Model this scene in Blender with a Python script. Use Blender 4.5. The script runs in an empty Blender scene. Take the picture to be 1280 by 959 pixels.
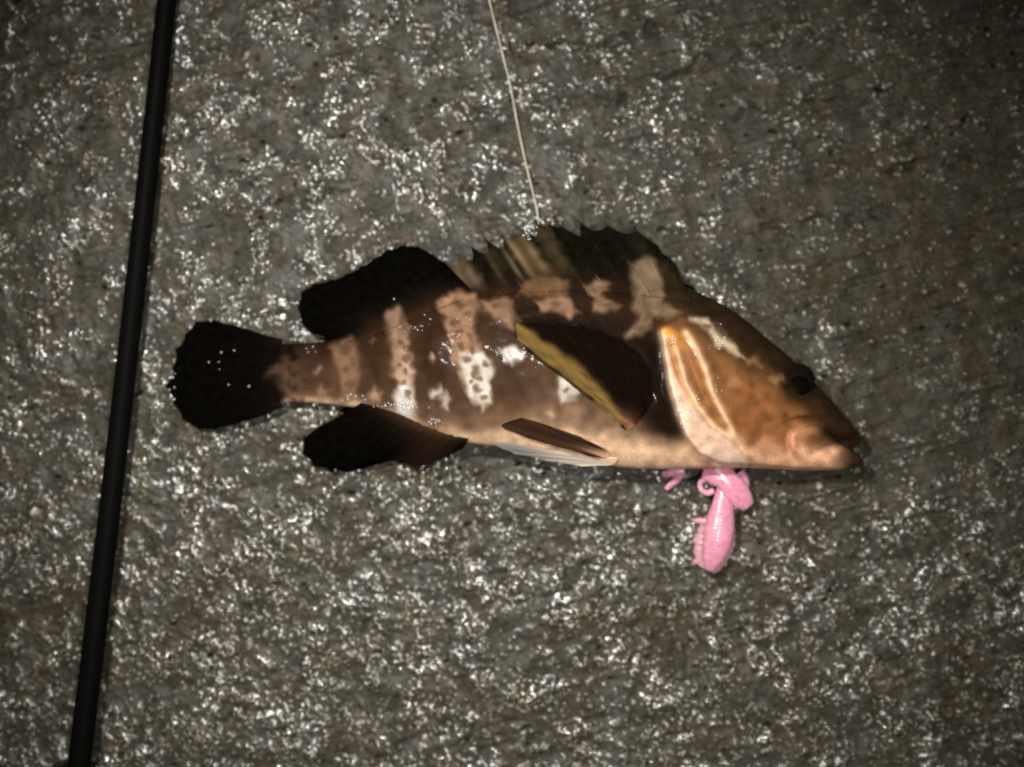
import bpy, math
import numpy as np
from mathutils import Vector

# ------------------------------------------------------------------ camera, world, lamps, exposure
S = 0.0003            # metres per photograph pixel at ground level
CAM_H = 0.60
scene = bpy.context.scene
C = scene.collection

cam_d = bpy.data.cameras.new("camera")
cam_d.sensor_width = 36.0
cam_d.lens = 36.0 * CAM_H / (1280 * S)
cam_d.clip_start = 0.01
cam_d.clip_end = 50.0
cam_d.dof.use_dof = True
cam_d.dof.focus_distance = 0.563
cam_d.dof.aperture_fstop = 3.5
cam = bpy.data.objects.new("camera", cam_d)
cam.location = (0, 0, CAM_H)
C.objects.link(cam)
scene.camera = cam

world = bpy.data.worlds.new("World")
scene.world = world
world.use_nodes = True
bg = world.node_tree.nodes["Background"]
bg.inputs[0].default_value = (0.80, 0.86, 1.0, 1)
bg.inputs[1].default_value = 0.012


def lamp(name, loc, target, power, radius, col, spot=None, blend=0.8):
    d = bpy.data.lights.new(name, "SPOT")
    d.energy = power
    d.shadow_soft_size = radius
    d.color = col
    d.spot_size = math.radians(spot)
    d.spot_blend = blend
    o = bpy.data.objects.new(name, d)
    o.location = loc
    o.rotation_euler = (Vector(target) - Vector(loc)).to_track_quat("-Z", "Y").to_euler()
    C.objects.link(o)
    return o


lamp("torch_lamp", (-0.15, 0.15, 0.55), (-0.01, -0.015, 0.0), 17.0, 0.010, (1.0, 0.96, 0.90), 56, 1.0)
lamp("head_lamp", (0.07, -0.07, 0.63), (-0.01, -0.025, 0.0), 9.5, 0.010, (1.0, 0.97, 0.92), 50, 1.0)

scene.render.engine = "CYCLES"
scene.cycles.use_denoising = True
scene.cycles.sample_clamp_indirect = 4.0
scene.cycles.filter_width = 2.0
scene.view_settings.view_transform = "Standard"
scene.view_settings.look = "None"
scene.view_settings.exposure = 0.12
scene.view_settings.gamma = 1.0
scene.view_settings.use_curve_mapping = False

# ------------------------------------------------------------------ helpers
ORIGIN = {}          # world position of every object origin, for parenting


def W(px, py, z):
    """Photograph pixel + height above the ground (both in pixels) -> metres."""
    px, py, z = np.asarray(px, float), np.asarray(py, float), np.asarray(z, float)
    k = (CAM_H - z * S) / CAM_H
    return np.stack(np.broadcast_arrays((px - 640) * S * k, (479.5 - py) * S * k, z * S), -1)


def lin(c):
    c = np.asarray(c, float) / 255.0
    return np.where(c <= 0.04045, c / 12.92, ((c + 0.055) / 1.055) ** 2.4)


def sm(a, b, x):
    t = np.clip((x - a) / (b - a), 0, 1)
    return t * t * (3 - 2 * t)


def fft_noise(shape, lam, bw=0.45, aniso=1.0, ang=0.0, seed=0):
    """Band-passed noise, wavelength lam cells, unit variance; stretched `aniso` times along ang."""
    r = np.random.default_rng(seed)
    n = r.standard_normal(shape)
    fy = np.fft.fftfreq(shape[0])[:, None]
    fx = np.fft.rfftfreq(shape[1])[None, :]
    ca, sa = math.cos(ang), math.sin(ang)
    u = (fx * ca + fy * sa) * aniso
    v = -fx * sa + fy * ca
    f = np.sqrt(u * u + v * v) + 1e-9
    g = np.exp(-(np.log(f * lam)) ** 2 / (2 * bw * bw))
    o = np.fft.irfft2(np.fft.rfft2(n) * g, s=shape)
    return o / o.std()


_NZ = {}


def nz(X, Y, lam, seed=0, aniso=1.0, ang=0.0):
    """Smooth noise sampled at pixel coordinates."""
    key = (lam, seed, aniso, ang)
    if key not in _NZ:
        _NZ[key] = fft_noise((1024, 1400), lam, aniso=aniso, ang=ang, seed=seed + 100)
    a = _NZ[key]
    x = np.clip(np.asarray(X, float) + 60, 0, 1398)
    y = np.clip(np.asarray(Y, float) + 30, 0, 1022)
    x0 = x.astype(int); y0 = y.astype(int)
    fx = x - x0; fy = y - y0
    return (a[y0, x0] * (1 - fx) * (1 - fy) + a[y0, x0 + 1] * fx * (1 - fy)
            + a[y0 + 1, x0] * (1 - fx) * fy + a[y0 + 1, x0 + 1] * fx * fy)


def seg_dist(X, Y, pts):
    """Distance to a polyline and the arc parameter 0..1 of the nearest point."""
    best = np.full(X.shape, 1e9); par = np.zeros(X.shape)
    P = np.asarray(pts, float)
    L = np.hypot(*np.diff(P, axis=0).T); tot = L.sum(); acc = 0.0
    for i in range(len(P) - 1):
        ax, ay = P[i]; dx, dy = P[i + 1] - P[i]
        t = np.clip(((X - ax) * dx + (Y - ay) * dy) / (dx * dx + dy * dy + 1e-12), 0, 1)
        d = np.hypot(X - ax - t * dx, Y - ay - t * dy)
        m = d < best
        best = np.where(m, d, best); par = np.where(m, (acc + t * L[i]) / tot, par)
        acc += L[i]
    return best, par


def poly_sd(X, Y, pts):
    """Signed distance to a polygon, positive inside."""
    P = list(pts) + [pts[0]]
    d, _ = seg_dist(X, Y, P)
    ins = np.zeros(X.shape, bool)
    for (x1, y1), (x2, y2) in zip(P[:-1], P[1:]):
        if y1 == y2:
            continue
        c = ((y1 > Y) != (y2 > Y)) & (X < (x2 - x1) * (Y - y1) / (y2 - y1) + x1)
        ins ^= c
    return np.where(ins, d, -d)


def smooth_curve(pts, n):
    """Catmull-Rom resampling of a control polyline to n points, even in arc length."""
    P = np.asarray(pts, float)
    Q = np.vstack([2 * P[0] - P[1], P, 2 * P[-1] - P[-2]])
    out = []
    for i in range(1, len(Q) - 2):
        t = np.linspace(0, 1, 24, endpoint=False)[:, None]
        p0, p1, p2, p3 = Q[i - 1], Q[i], Q[i + 1], Q[i + 2]
        out.append(0.5 * (2 * p1 + (p2 - p0) * t + (2 * p0 - 5 * p1 + 4 * p2 - p3) * t ** 2
                          + (3 * p1 - p0 - 3 * p2 + p3) * t ** 3))
    D = np.vstack(out + [P[-1:]])
    s = np.r_[0, np.cumsum(np.linalg.norm(np.diff(D, axis=0), axis=1))]
    q = np.linspace(0, s[-1], n)
    return np.stack([np.interp(q, s, D[:, k]) for k in range(D.shape[1])], 1)


def mesh_obj(name, verts, faces, mat, parent=None, colors=None, smooth=True, origin=None):
    """One mesh object; verts in metres, world space. faces: (n,4) or (n,3) int array."""
    verts = np.asarray(verts, np.float32).reshape(-1, 3)
    org = np.zeros(3) if origin is None else np.asarray(origin, float)
    if parent is not None and origin is None:
        org = np.zeros(3)
    faces = np.asarray(faces, np.int32)
    k = faces.shape[1]
    me = bpy.data.meshes.new(name)
    me.vertices.add(len(verts))
    me.vertices.foreach_set("co", (verts - org).astype(np.float32).ravel())
    me.loops.add(faces.size)
    me.loops.foreach_set("vertex_index", faces.ravel())
    me.polygons.add(len(faces))
    me.polygons.foreach_set("loop_start", np.arange(0, faces.size, k, dtype=np.int32))
    me.polygons.foreach_set("use_smooth", np.full(len(faces), smooth))
    if colors is not None:
        a = me.color_attributes.new("Col", "FLOAT_COLOR", "POINT")
        c = np.ones((len(verts), 4), np.float32); c[:, :3] = colors
        a.data.foreach_set("color", c.ravel())
    me.update(calc_edges=True)
    me.materials.append(mat)
    o = bpy.data.objects.new(name, me)
    C.objects.link(o)
    o.location = org
    ORIGIN[o.name] = tuple(map(float, org))
    if parent is not None:
        o.parent = parent
        o.location = org - np.array(ORIGIN[parent.name])
    return o


def grid_faces(nu, nv, wrap_v=False, off=0):
    i = np.arange(nu - 1)[:, None]; j = np.arange(nv if wrap_v else nv - 1)[None, :]
    j2 = (j + 1) % nv
    a = i * nv + j; b = i * nv + j2; c = (i + 1) * nv + j2; d = (i + 1) * nv + j
    return np.stack([x + off for x in np.broadcast_arrays(a, b, c, d)], -1).reshape(-1, 4)


def tube(path, radii, n=10, flat=1.0):
    """Closed tube verts/faces (quads) along a path in metres. flat squashes it in z."""
    P = np.asarray(path, float); m = len(P)
    R = np.broadcast_to(np.asarray(radii, float), (m,))
    T = np.gradient(P, axis=0); T /= np.linalg.norm(T, axis=1)[:, None] + 1e-12
    up = np.array([0, 0, 1.0])
    A = np.cross(T, up); A /= np.linalg.norm(A, axis=1)[:, None] + 1e-9
    B = np.cross(A, T)
    th = np.linspace(0, 2 * math.pi, n, endpoint=False)
    V = P[:, None] + R[:, None, None] * (np.cos(th)[None, :, None] * A[:, None] + flat * np.sin(th)[None, :, None] * B[:, None])
    V = V.reshape(-1, 3)
    F = grid_faces(m, n, True)
    V = np.vstack([V, P[:1], P[-1:]])
    j = np.arange(n); j2 = (j + 1) % n
    c0, c1 = m * n, m * n + 1
    cap0 = np.stack([np.full(n, c0), j2, j, j], 1)
    cap1 = np.stack([np.full(n, c1), (m - 1) * n + j, (m - 1) * n + j2, (m - 1) * n + j2], 1)
    tri = np.vstack([cap0[:, :3], cap1[:, :3]])
    Ft = np.vstack([F[:, [0, 1, 2]], F[:, [0, 2, 3]], tri])
    return V, Ft


def merge(parts):
    V, F, o = [], [], 0
    for v, f in parts:
        V.append(v); F.append(np.asarray(f) + o); o += len(v)
    return np.vstack(V), np.vstack(F)


def thing(name, loc, label, cat):
    o = bpy.data.objects.new(name, None)
    o.empty_display_size = 0.02
    o.location = loc
    o["label"] = label; o["category"] = cat
    C.objects.link(o)
    ORIGIN[o.name] = tuple(map(float, loc))
    return o


# ------------------------------------------------------------------ materials
def new_mat(name):
    m = bpy.data.materials.new(name); m.use_nodes = True
    nt = m.node_tree
    return m, nt, nt.nodes["Principled BSDF"], nt.nodes, nt.links


def noise_node(nt, scale, detail=2.0, rough=0.5, dist=0.0):
    n = nt.nodes.new("ShaderNodeTexNoise")
    n.inputs["Scale"].default_value = scale; n.inputs["Detail"].default_value = detail
    n.inputs["Roughness"].default_value = rough; n.inputs["Distortion"].default_value = dist
    g = nt.nodes.get("geo") or nt.nodes.new("ShaderNodeTexCoord")
    g.name = "geo"
    nt.links.new(g.outputs["Object"], n.inputs["Vector"])
    return n


def ramp(nt, src, stops):
    r = nt.nodes.new("ShaderNodeValToRGB")
    e = r.color_ramp.elements
    while len(e) < len(stops):
        e.new(0.5)
    for el, (p, c) in zip(e, stops):
        el.position = p
        el.color = (*c, 1) if hasattr(c, "__len__") else (c, c, c, 1)
    nt.links.new(src, r.inputs[0])
    return r


def mat_ground():
    m, nt, b, N, L = new_mat("wet_concrete")
    at = N.new("ShaderNodeAttribute"); at.attribute_name = "Col"
    L.new(at.outputs["Color"], b.inputs["Base Color"])
    sep = N.new("ShaderNodeAttribute"); sep.attribute_name = "wet"
    n3 = noise_node(nt, 1500, 2)
    mr = N.new("ShaderNodeMapRange")
    mr.inputs[1].default_value = 0; mr.inputs[2].default_value = 1
    mr.inputs[3].default_value = 0.55; mr.inputs[4].default_value = 0.18
    L.new(sep.outputs["Fac"], mr.inputs[0]); L.new(mr.outputs[0], b.inputs["Roughness"])
    b.inputs["IOR"].default_value = 1.5
    mr2 = N.new("ShaderNodeMapRange")
    mr2.inputs[3].default_value = 0.08; mr2.inputs[4].default_value = 0.9
    L.new(sep.outputs["Fac"], mr2.inputs[0]); L.new(mr2.outputs[0], b.inputs["Specular IOR Level"])
    bp = N.new("ShaderNodeBump"); bp.inputs["Strength"].default_value = 0.5
    bp.inputs["Distance"].default_value = 0.0002
    L.new(n3.outputs["Fac"], bp.inputs["Height"]); L.new(bp.outputs[0], b.inputs["Normal"])
    return m


def mat_skin(name, rough=0.46, coat=0.085, coat_rough=0.13, bump=0.05, spec=0.03, sss=0.05, scale=900, alpha=None, trans=0.0):
    m, nt, b, N, L = new_mat(name)
    at = N.new("ShaderNodeAttribute"); at.attribute_name = "Col"
    L.new(at.outputs["Color"], b.inputs["Base Color"])
    b.inputs["Roughness"].default_value = rough
    b.inputs["Specular IOR Level"].default_value = spec
    b.inputs["Coat Weight"].default_value = coat
    b.inputs["Coat Roughness"].default_value = coat_rough
    b.inputs["Subsurface Weight"].default_value = sss
    b.inputs["Subsurface Radius"].default_value = (0.003, 0.0015, 0.0008)
    b.inputs["Subsurface Scale"].default_value = 1.0
    g = N.new("ShaderNodeTexCoord")
    v = N.new("ShaderNodeTexVoronoi"); v.inputs["Scale"].default_value = scale
    L.new(g.outputs["Object"], v.inputs["Vector"])
    n = noise_node(nt, 260, 3, 0.6)
    mx = N.new("ShaderNodeMath"); mx.operation = "MULTIPLY_ADD"
    L.new(n.outputs["Fac"], mx.inputs[0]); mx.inputs[1].default_value = 1.6
    L.new(v.outputs["Distance"], mx.inputs[2])
    bp = N.new("ShaderNodeBump"); bp.inputs["Strength"].default_value = bump
    bp.inputs["Distance"].default_value = 0.0004
    L.new(mx.outputs[0], bp.inputs["Height"])
    L.new(bp.outputs[0], b.inputs["Normal"])
    nc = noise_node(nt, 420, 3, 0.6)
    bc = N.new("ShaderNodeBump"); bc.inputs["Strength"].default_value = 0.25
    bc.inputs["Distance"].default_value = 0.0006
    L.new(nc.outputs["Fac"], bc.inputs["Height"]); L.new(bc.outputs[0], b.inputs["Coat Normal"])
    b.inputs["Transmission Weight"].default_value = trans
    if alpha is not None:
        b.inputs["Alpha"].default_value = alpha
    return m


def mat_plain(name, col, rough=0.4, spec=0.5, coat=0.0, sss=0.0, trans=0.0, metal=0.0, bump=0.0, bscale=800, ior=1.45):
    m, nt, b, N, L = new_mat(name)
    n = noise_node(nt, bscale, 3, 0.6)
    c = np.asarray(col)
    r = ramp(nt, n.outputs["Fac"], [(0.3, tuple(c * 0.8)), (0.7, tuple(np.minimum(c * 1.15, 1)))])
    L.new(r.outputs[0], b.inputs["Base Color"])
    b.inputs["Roughness"].default_value = rough
    b.inputs["Specular IOR Level"].default_value = spec
    b.inputs["Coat Weight"].default_value = coat; b.inputs["Coat Roughness"].default_value = 0.08
    b.inputs["Subsurface Weight"].default_value = sss
    b.inputs["Subsurface Radius"].default_value = (0.004, 0.002, 0.002); b.inputs["Subsurface Scale"].default_value = 1.0
    b.inputs["Transmission Weight"].default_value = trans
    b.inputs["Metallic"].default_value = metal; b.inputs["IOR"].default_value = ior
    if bump:
        bp = N.new("ShaderNodeBump"); bp.inputs["Strength"].default_value = bump
        bp.inputs["Distance"].default_value = 0.0003
        L.new(n.outputs["Fac"], bp.inputs["Height"]); L.new(bp.outputs[0], b.inputs["Normal"])
    return m


M_GROUND = mat_ground()
M_SKIN = mat_skin("fish_skin")
M_FIN = mat_skin("fish_fin", rough=0.5, coat=0.0, coat_rough=0.12, bump=0.15, sss=0.0, spec=0.0)
M_PINK = mat_plain("pink_soft_plastic", (0.80, 0.34, 0.45), rough=0.26, coat=0.5, sss=0.8, bump=0.10, bscale=500)
M_PINK.node_tree.nodes["Principled BSDF"].inputs["Alpha"].default_value = 0.78
M_SKIRT = mat_plain("clear_pink_plastic", (0.86, 0.48, 0.52), rough=0.25, coat=0.4, sss=0.3, bump=0.15, bscale=600)
M_SKIRT.node_tree.nodes["Principled BSDF"].inputs["Alpha"].default_value = 0.45
M_ROD = mat_plain("black_rod_blank", (0.003, 0.003, 0.0027), rough=0.5, spec=0.02, bump=0.08, bscale=1500)
M_WRAP = mat_plain("black_thread_wrap", (0.005, 0.005, 0.005), rough=0.4, spec=0.1, coat=0.05)
M_STEEL = mat_plain("guide_metal", (0.012, 0.012, 0.013), rough=0.25)
M_HOOK = mat_plain("hook_metal", (0.16, 0.11, 0.08), rough=0.3, metal=1.0)
M_LINE = mat_plain("cream_line", (0.52, 0.47, 0.36), rough=0.5, sss=0.1, bump=0.3, bscale=3000)
M_EYE = mat_plain("eye_dark_iris", (0.007, 0.005, 0.0035), rough=0.5, spec=0.08, coat=0.02, bscale=500)
M_PUPIL = mat_plain("eye_pupil", (0.002, 0.002, 0.002), rough=0.5, spec=0.03)


def mat_water():
    m, nt, b, N, L = new_mat("water_drop")
    out = N["Material Output"]; N.remove(b)
    g = N.new("ShaderNodeBsdfGlossy"); g.inputs["Roughness"].default_value = 0.32
    t = N.new("ShaderNodeBsdfTransparent")
    x = N.new("ShaderNodeMixShader")
    x.inputs[0].default_value = 0.16; L.new(t.outputs[0], x.inputs[1]); L.new(g.outputs[0], x.inputs[2])
    L.new(x.outputs[0], out.inputs["Surface"])
    return m


M_WATER = mat_water()


# ------------------------------------------------------------------ ground
def build_ground():
    step = 1.4
    xs = np.arange(-110, 1391, step); ys = np.arange(-110, 1071, step)
    far = np.array([12, 30, 60, 120, 260, 600, 1400, 3200.0])
    X1 = np.r_[xs[0] - far[::-1], xs, xs[-1] + far]; Y1 = np.r_[ys[0] - far[::-1], ys, ys[-1] + far]
    sh = (len(ys), len(xs)); k = 1 / step
    X, Y = np.meshgrid(xs, ys)
    big = fft_noise(sh, 160 * k, seed=1)
    mid = fft_noise(sh, 42 * k, seed=2)
    gr1 = fft_noise(sh, 17 * k, 0.35, aniso=1.3, ang=math.radians(50), seed=3)
    gr2 = fft_noise(sh, 9.5 * k, 0.35, aniso=1.4, ang=math.radians(40), seed=4)
    fine = fft_noise(sh, 5.5 * k, 0.3, seed=5)
    trow = fft_noise(sh, 26 * k, 0.5, aniso=7, ang=math.radians(-14), seed=6)
    pitn = fft_noise(sh, 20 * k, 0.5, aniso=1.7, ang=math.radians(-8), seed=7)
    pit2 = fft_noise(sh, 12 * k, 0.5, aniso=1.5, ang=math.radians(20), seed=17)
    tone = fft_noise(sh, 75 * k, 0.6, seed=8)
    tone2 = fft_noise(sh, 30 * k, 0.5, seed=9)
    hue = fft_noise(sh, 95 * k, 0.5, seed=10)
    # the trowelled, drier part towards the upper right is smoother
    rough_area = sm(1150, 650, X + 0.55 * (360 - Y) * (Y < 520)) * 0.75 + 0.25
    rough_area = np.clip(rough_area + 0.55 * sm(560, 700, Y), 0, 1)
    rough_area *= 0.85 + 0.15 * np.tanh(big)
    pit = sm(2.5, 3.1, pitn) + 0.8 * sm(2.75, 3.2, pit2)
    # loose grains and sand proud of the paste, in drifts
    r = np.random.default_rng(21)
    gh = np.zeros(sh); gm = np.zeros(sh)
    drift = np.clip(0.42 + 0.60 * np.tanh(1.1 * fft_noise(sh, 120 * k, 0.6, seed=23) + 0.9 * fft_noise(sh, 45 * k, 0.5, seed=24)), 0.06, 1)
    drift = drift * (0.25 + 0.75 * rough_area)
    # drier, browner patches that hold little sand; fish shadow painted below belly and chin
    dry_shade = np.zeros(sh)
    for gx_, gy_, sx, sy, kk in ((1180, 330, 190, 130, .8), (1240, 90, 120, 90, .5), (830, 790, 90, 60, .8), (60, 770, 110, 45, .9), (1010, 640, 70, 50, .7), (620, 890, 130, 40, .6),
                                 (330, 700, 60, 40, .5), (960, 690, 60, 60, .5), (70, 380, 60, 60, .5), (520, 230, 50, 22, .5), (1190, 860, 70, 50, .6), (620, 600, 60, 14, .6), (90, 110, 190, 120, .45), (400, 60, 120, 60, .3), (240, 760, 120, 50, .55), (960, 860, 90, 60, .5)):
        dry_shade = np.maximum(dry_shade, kk * np.exp(-((X - gx_ + 14 * mid) / sx) ** 2 - ((Y - gy_ + 10 * tone2) / sy) ** 2))
    drift = np.clip((drift + 0.14 * sm(560, 680, Y)) * (1 - 0.95 * dry_shade), 0.02, 1)
    n = 90000
    cx = r.uniform(6, sh[1] - 7, n); cy = r.uniform(6, sh[0] - 7, n)
    keep = r.random(n) < drift[cy.astype(int), cx.astype(int)]
    cx, cy = cx[keep], cy[keep]; n = len(cx)
    rad = np.clip(r.lognormal(math.log(1.45), 0.42, n), 1.0, 4.0)
    rad *= 1 + 0.30 * sm(560, 680, cy * step + ys[0])
    asp = r.uniform(1.0, 1.9, n)
    ang = np.where(cx * step < 700, math.radians(62), math.radians(30)) + r.normal(0, 0.5, n)
    hgt = rad * r.uniform(0.22, 0.5, n)
    oy, ox = np.mgrid[-7:8, -7:8]
    for i in range(n):
        ix, iy = int(cx[i]), int(cy[i])
        x0, x1, y0, y1 = max(ix - 7, 0), min(ix + 8, sh[1]), max(iy - 7, 0), min(iy + 8, sh[0])
        dx = (np.arange(x0, x1)[None, :] - cx[i]) * step; dy = (np.arange(y0, y1)[:, None] - cy[i]) * step
        ca, sa = math.cos(ang[i]), math.sin(ang[i])
        q = ((dx * ca + dy * sa) / (rad[i] * asp[i])) ** 2 + ((-dx * sa + dy * ca) / rad[i]) ** 2
        g = np.exp(-q * 0.9)
        gh[y0:y1, x0:x1] += hgt[i] * g
        gm[y0:y1, x0:x1] = np.maximum(gm[y0:y1, x0:x1], g)
    h = (0.55 * mid + rough_area * (0.28 * gr1 + 0.14 * gr2 + 0.05 * fine) + gh
         + (1.15 - rough_area) * (0.75 * trow + 0.15 * gr2) + 0.15 * trow - 7.0 * pit)
    h += 1.1 * big
    # shallow trowel scratches across the upper part
    groove = np.zeros(sh)
    wig = 5 * fft_noise(sh, 60 * k, 0.5, seed=31)
    for pts, w, dpt in (([(560, 190), (647, 147), (725, 120), (800, 98), (960, 58), (1060, 40)], 3.0, 3.2), ([(600, 70), (685, 52), (780, 44), (900, 20)], 2.6, 2.2),
                        ([(880, 150), (990, 128), (1120, 118)], 3.0, 2.4), ([(1060, 215), (1160, 205), (1290, 180)], 3.5, 2.4), ([(300, 262), (370, 246), (440, 240)], 3.0, 2.6),
                        ([(900, 300), (1000, 275), (1130, 268)], 3.0, 1.8)):
        d, p = seg_dist(X, Y + wig, pts)
        groove = np.maximum(groove, np.exp(-(d / (w * 1.3)) ** 2) * np.sin(math.pi * np.clip(p, 0.02, 0.98)) ** 0.5 * (0.65 + 0.35 * np.tanh(mid)))
        h -= 1.6 * dpt * np.exp(-(d / w) ** 2) * np.sin(math.pi * np.clip(p, 0.02, 0.98)) ** 0.5 * (0.6 + 0.4 * np.tanh(mid))
    edge = sm(0, 90, np.minimum.reduce([X - xs[0], xs[-1] - X, Y - ys[0], ys[-1] - Y]))
    h = (h - np.percentile(h, 97)) * edge
    H = np.zeros((len(Y1), len(X1)))
    H[len(far):-len(far), len(far):-len(far)] = h
    base = np.array(lin((55, 52, 42)))
    col = np.ones(sh + (3,)) * base
    v = 1 + 0.14 * np.tanh(tone) + 0.10 * np.tanh(tone2) + 0.12 * gr2.clip(-2, 2) * rough_area
    v += 0.17 * np.tanh(fft_noise(sh, 9 * k, 0.5, aniso=1.6, ang=math.radians(-10), seed=41)) + 0.13 * np.tanh(fft_noise(sh, 19 * k, 0.5, aniso=1.8, ang=math.radians(-10), seed=42))
    col *= np.clip(v, 0.35, 1.9)[..., None]
    green = np.tanh(fft_noise(sh, 60 * k, 0.5, aniso=1.5, seed=43))
    col *= 1 + green[..., None] * np.array([-0.04, 0.015, -0.01])
    warm = np.tanh(hue)
    col *= 1 + warm[..., None] * np.array([0.07, 0.0, -0.09])
    red = sm(1.2, 2.4, fft_noise(sh, 55 * k, 0.5, seed=11))
    col = col * (1 - 0.55 * red[..., None]) + 0.55 * red[..., None] * col * np.array([1.15, 0.85, 0.72])
    pale = np.clip(fft_noise(sh, 7 * k, 0.3, seed=29) * 0.35 + 0.25, 0, 1) * sm(0.35, 0.8, gm)
    col = col * (1 - 0.7 * pale[..., None]) + 0.7 * pale[..., None] * np.array(lin((165, 160, 144)))
    col *= 1 + dry_shade[..., None] * np.array([-0.16, -0.27, -0.42])
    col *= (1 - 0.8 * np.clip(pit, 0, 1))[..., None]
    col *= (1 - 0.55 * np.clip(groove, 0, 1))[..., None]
    film = np.clip(0.5 + 0.5 * np.tanh(1.3 * tone + 0.8 * big), 0, 1)
    wet = (1 - 0.7 * np.clip(groove, 0, 1)) * np.clip(0.03 + 0.17 * film * (0.2 + 0.8 * rough_area) + 0.88 * sm(0.32, 0.65, gm) * (0.4 + 0.6 * sm(0.1, 0.7, drift)), 0, 1)
    CC = np.ones(H.shape + (3,)) * base; CC[len(far):-len(far), len(far):-len(far)] = col
    WW = np.full(H.shape, 0.5); WW[len(far):-len(far), len(far):-len(far)] = wet
    GX, GY = np.meshgrid(X1, Y1)
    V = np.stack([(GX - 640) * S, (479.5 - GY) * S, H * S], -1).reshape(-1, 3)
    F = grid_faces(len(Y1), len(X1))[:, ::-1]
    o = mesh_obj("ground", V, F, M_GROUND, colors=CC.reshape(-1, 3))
    a = o.data.attributes.new("wet", "FLOAT", "POINT")
    a.data.foreach_set("value", WW.astype(np.float32).ravel())
    o["kind"] = "structure"; o["label"] = "rough wet grey-brown concrete ground with glinting grains"
    return o


build_ground()

# ------------------------------------------------------------------ the fish: colouring (pigment, with one painted fin shadow), shared by body and fins
# each: polygon (photograph pixels), colour, softness, strength
PALE = [
    # bars on the flank, tail to head
    ([(410, 434), (422, 424), (440, 420), (450, 440), (446, 470), (448, 498), (430, 502), (424, 480), (424, 460), (415, 448)], (128, 98, 76), 4, .75),
    ([(484, 388), (500, 383), (510, 402), (512, 425), (508, 440), (516, 452), (521, 468), (514, 480), (518, 495), (516, 528), (500, 528), (494, 500), (495, 480), (490, 460), (488, 430), (484, 410)], (148, 118, 98), 4, .85),
    ([(548, 380), (560, 366), (595, 366), (598, 385), (594, 398), (596, 425), (604, 440), (613, 450), (616, 470), (611, 488), (614, 505), (603, 513), (590, 500), (582, 485), (575, 465), (566, 450), (563, 425), (557, 405), (553, 395)], (150, 116, 90), 3.5, .85),
    ([(345, 455), (362, 450), (366, 490), (372, 502), (358, 502), (350, 480), (334, 468)], (112, 86, 68), 7, .6),
    # white lower parts of the bars
    ([(575, 438), (592, 436), (606, 444), (614, 450), (616, 470), (611, 488), (614, 505), (603, 512), (590, 500), (582, 485), (576, 462)], (192, 186, 176), 4, .85),
    ([(497, 482), (512, 478), (517, 495), (516, 526), (502, 527), (496, 505)], (200, 198, 196), 5, .85),
    ([(495, 452), (510, 448), (519, 466), (512, 478), (498, 478)], (172, 145, 124), 4, .7),
    # saddles along the back
    ([(648, 368), (660, 350), (690, 347), (712, 352), (708, 375), (690, 372), (662, 370)], (112, 84, 60), 4, .8),
    ([(668, 375), (700, 371), (715, 375), (718, 388), (726, 393), (712, 396), (695, 388), (676, 388)], (158, 122, 96), 3.5, .8),
    ([(730, 356), (745, 352), (765, 355), (762, 365), (750, 370), (760, 374), (776, 380), (768, 388), (750, 392), (740, 388), (742, 372), (735, 365)], (148, 120, 94), 3.5, .8),
    ([(788, 330), (818, 326), (828, 350), (828, 375), (850, 391), (832, 400), (816, 396), (816, 406), (800, 421), (785, 423), (777, 418), (792, 407), (797, 395), (790, 378), (792, 355)], (130, 112, 88), 4, .8),
    ([(600, 380), (620, 371), (640, 375), (637, 386), (650, 400), (641, 411), (630, 405), (620, 398), (606, 391)], (152, 120, 96), 4, .75),
    # single spots
    ([(624, 437), (640, 433), (653, 439), (653, 450), (640, 456), (629, 449)], (192, 186, 178), 3, .9),
    ([(694, 468), (712, 474), (730, 485), (718, 498), (703, 503), (697, 487)], (182, 176, 164), 3.5, .85),
    ([(538, 489), (548, 483), (554, 490), (547, 499), (540, 498)], (190, 180, 168), 3, .85),
    ([(552, 494), (558, 489), (563, 498), (559, 511), (553, 507)], (184, 172, 160), 3, .8),
    ([(392, 462), (402, 455), (404, 461), (396, 467)], (140, 112, 92), 3, .7),
    ([(396, 490), (404, 481), (410, 488), (406, 500), (397, 500)], (160, 128, 106), 4, .7),
    ([(461, 494), (468, 484), (476, 490), (472, 504), (464, 504)], (176, 146, 122), 4, .75),
    ([(536, 448), (540, 442), (544, 447), (540, 451)], (190, 170, 150), 2, .7),
    ([(460, 428), (466, 421), (470, 424), (464, 431)], (130, 100, 80), 3, .6),
    ([(682, 517), (689, 513), (694, 519), (688, 524)], (186, 164, 140), 4, .6),
    # pale bar above the cheek and flecks on the face
    ([(862, 396), (872, 394), (888, 404), (902, 412), (906, 422), (918, 430), (930, 447), (922, 449), (908, 438), (894, 428), (888, 416), (874, 404)], (214, 196, 166), 3.5, .8),
    ([(928, 446), (944, 450), (952, 458), (936, 455)], (178, 136, 96), 4, .6),
    ([(912, 478), (918, 470), (923, 476), (918, 486)], (168, 132, 100), 4, .6),
    ([(966, 474), (974, 470), (980, 476), (970, 480)], (186, 140, 96), 4, .6),
]
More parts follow.
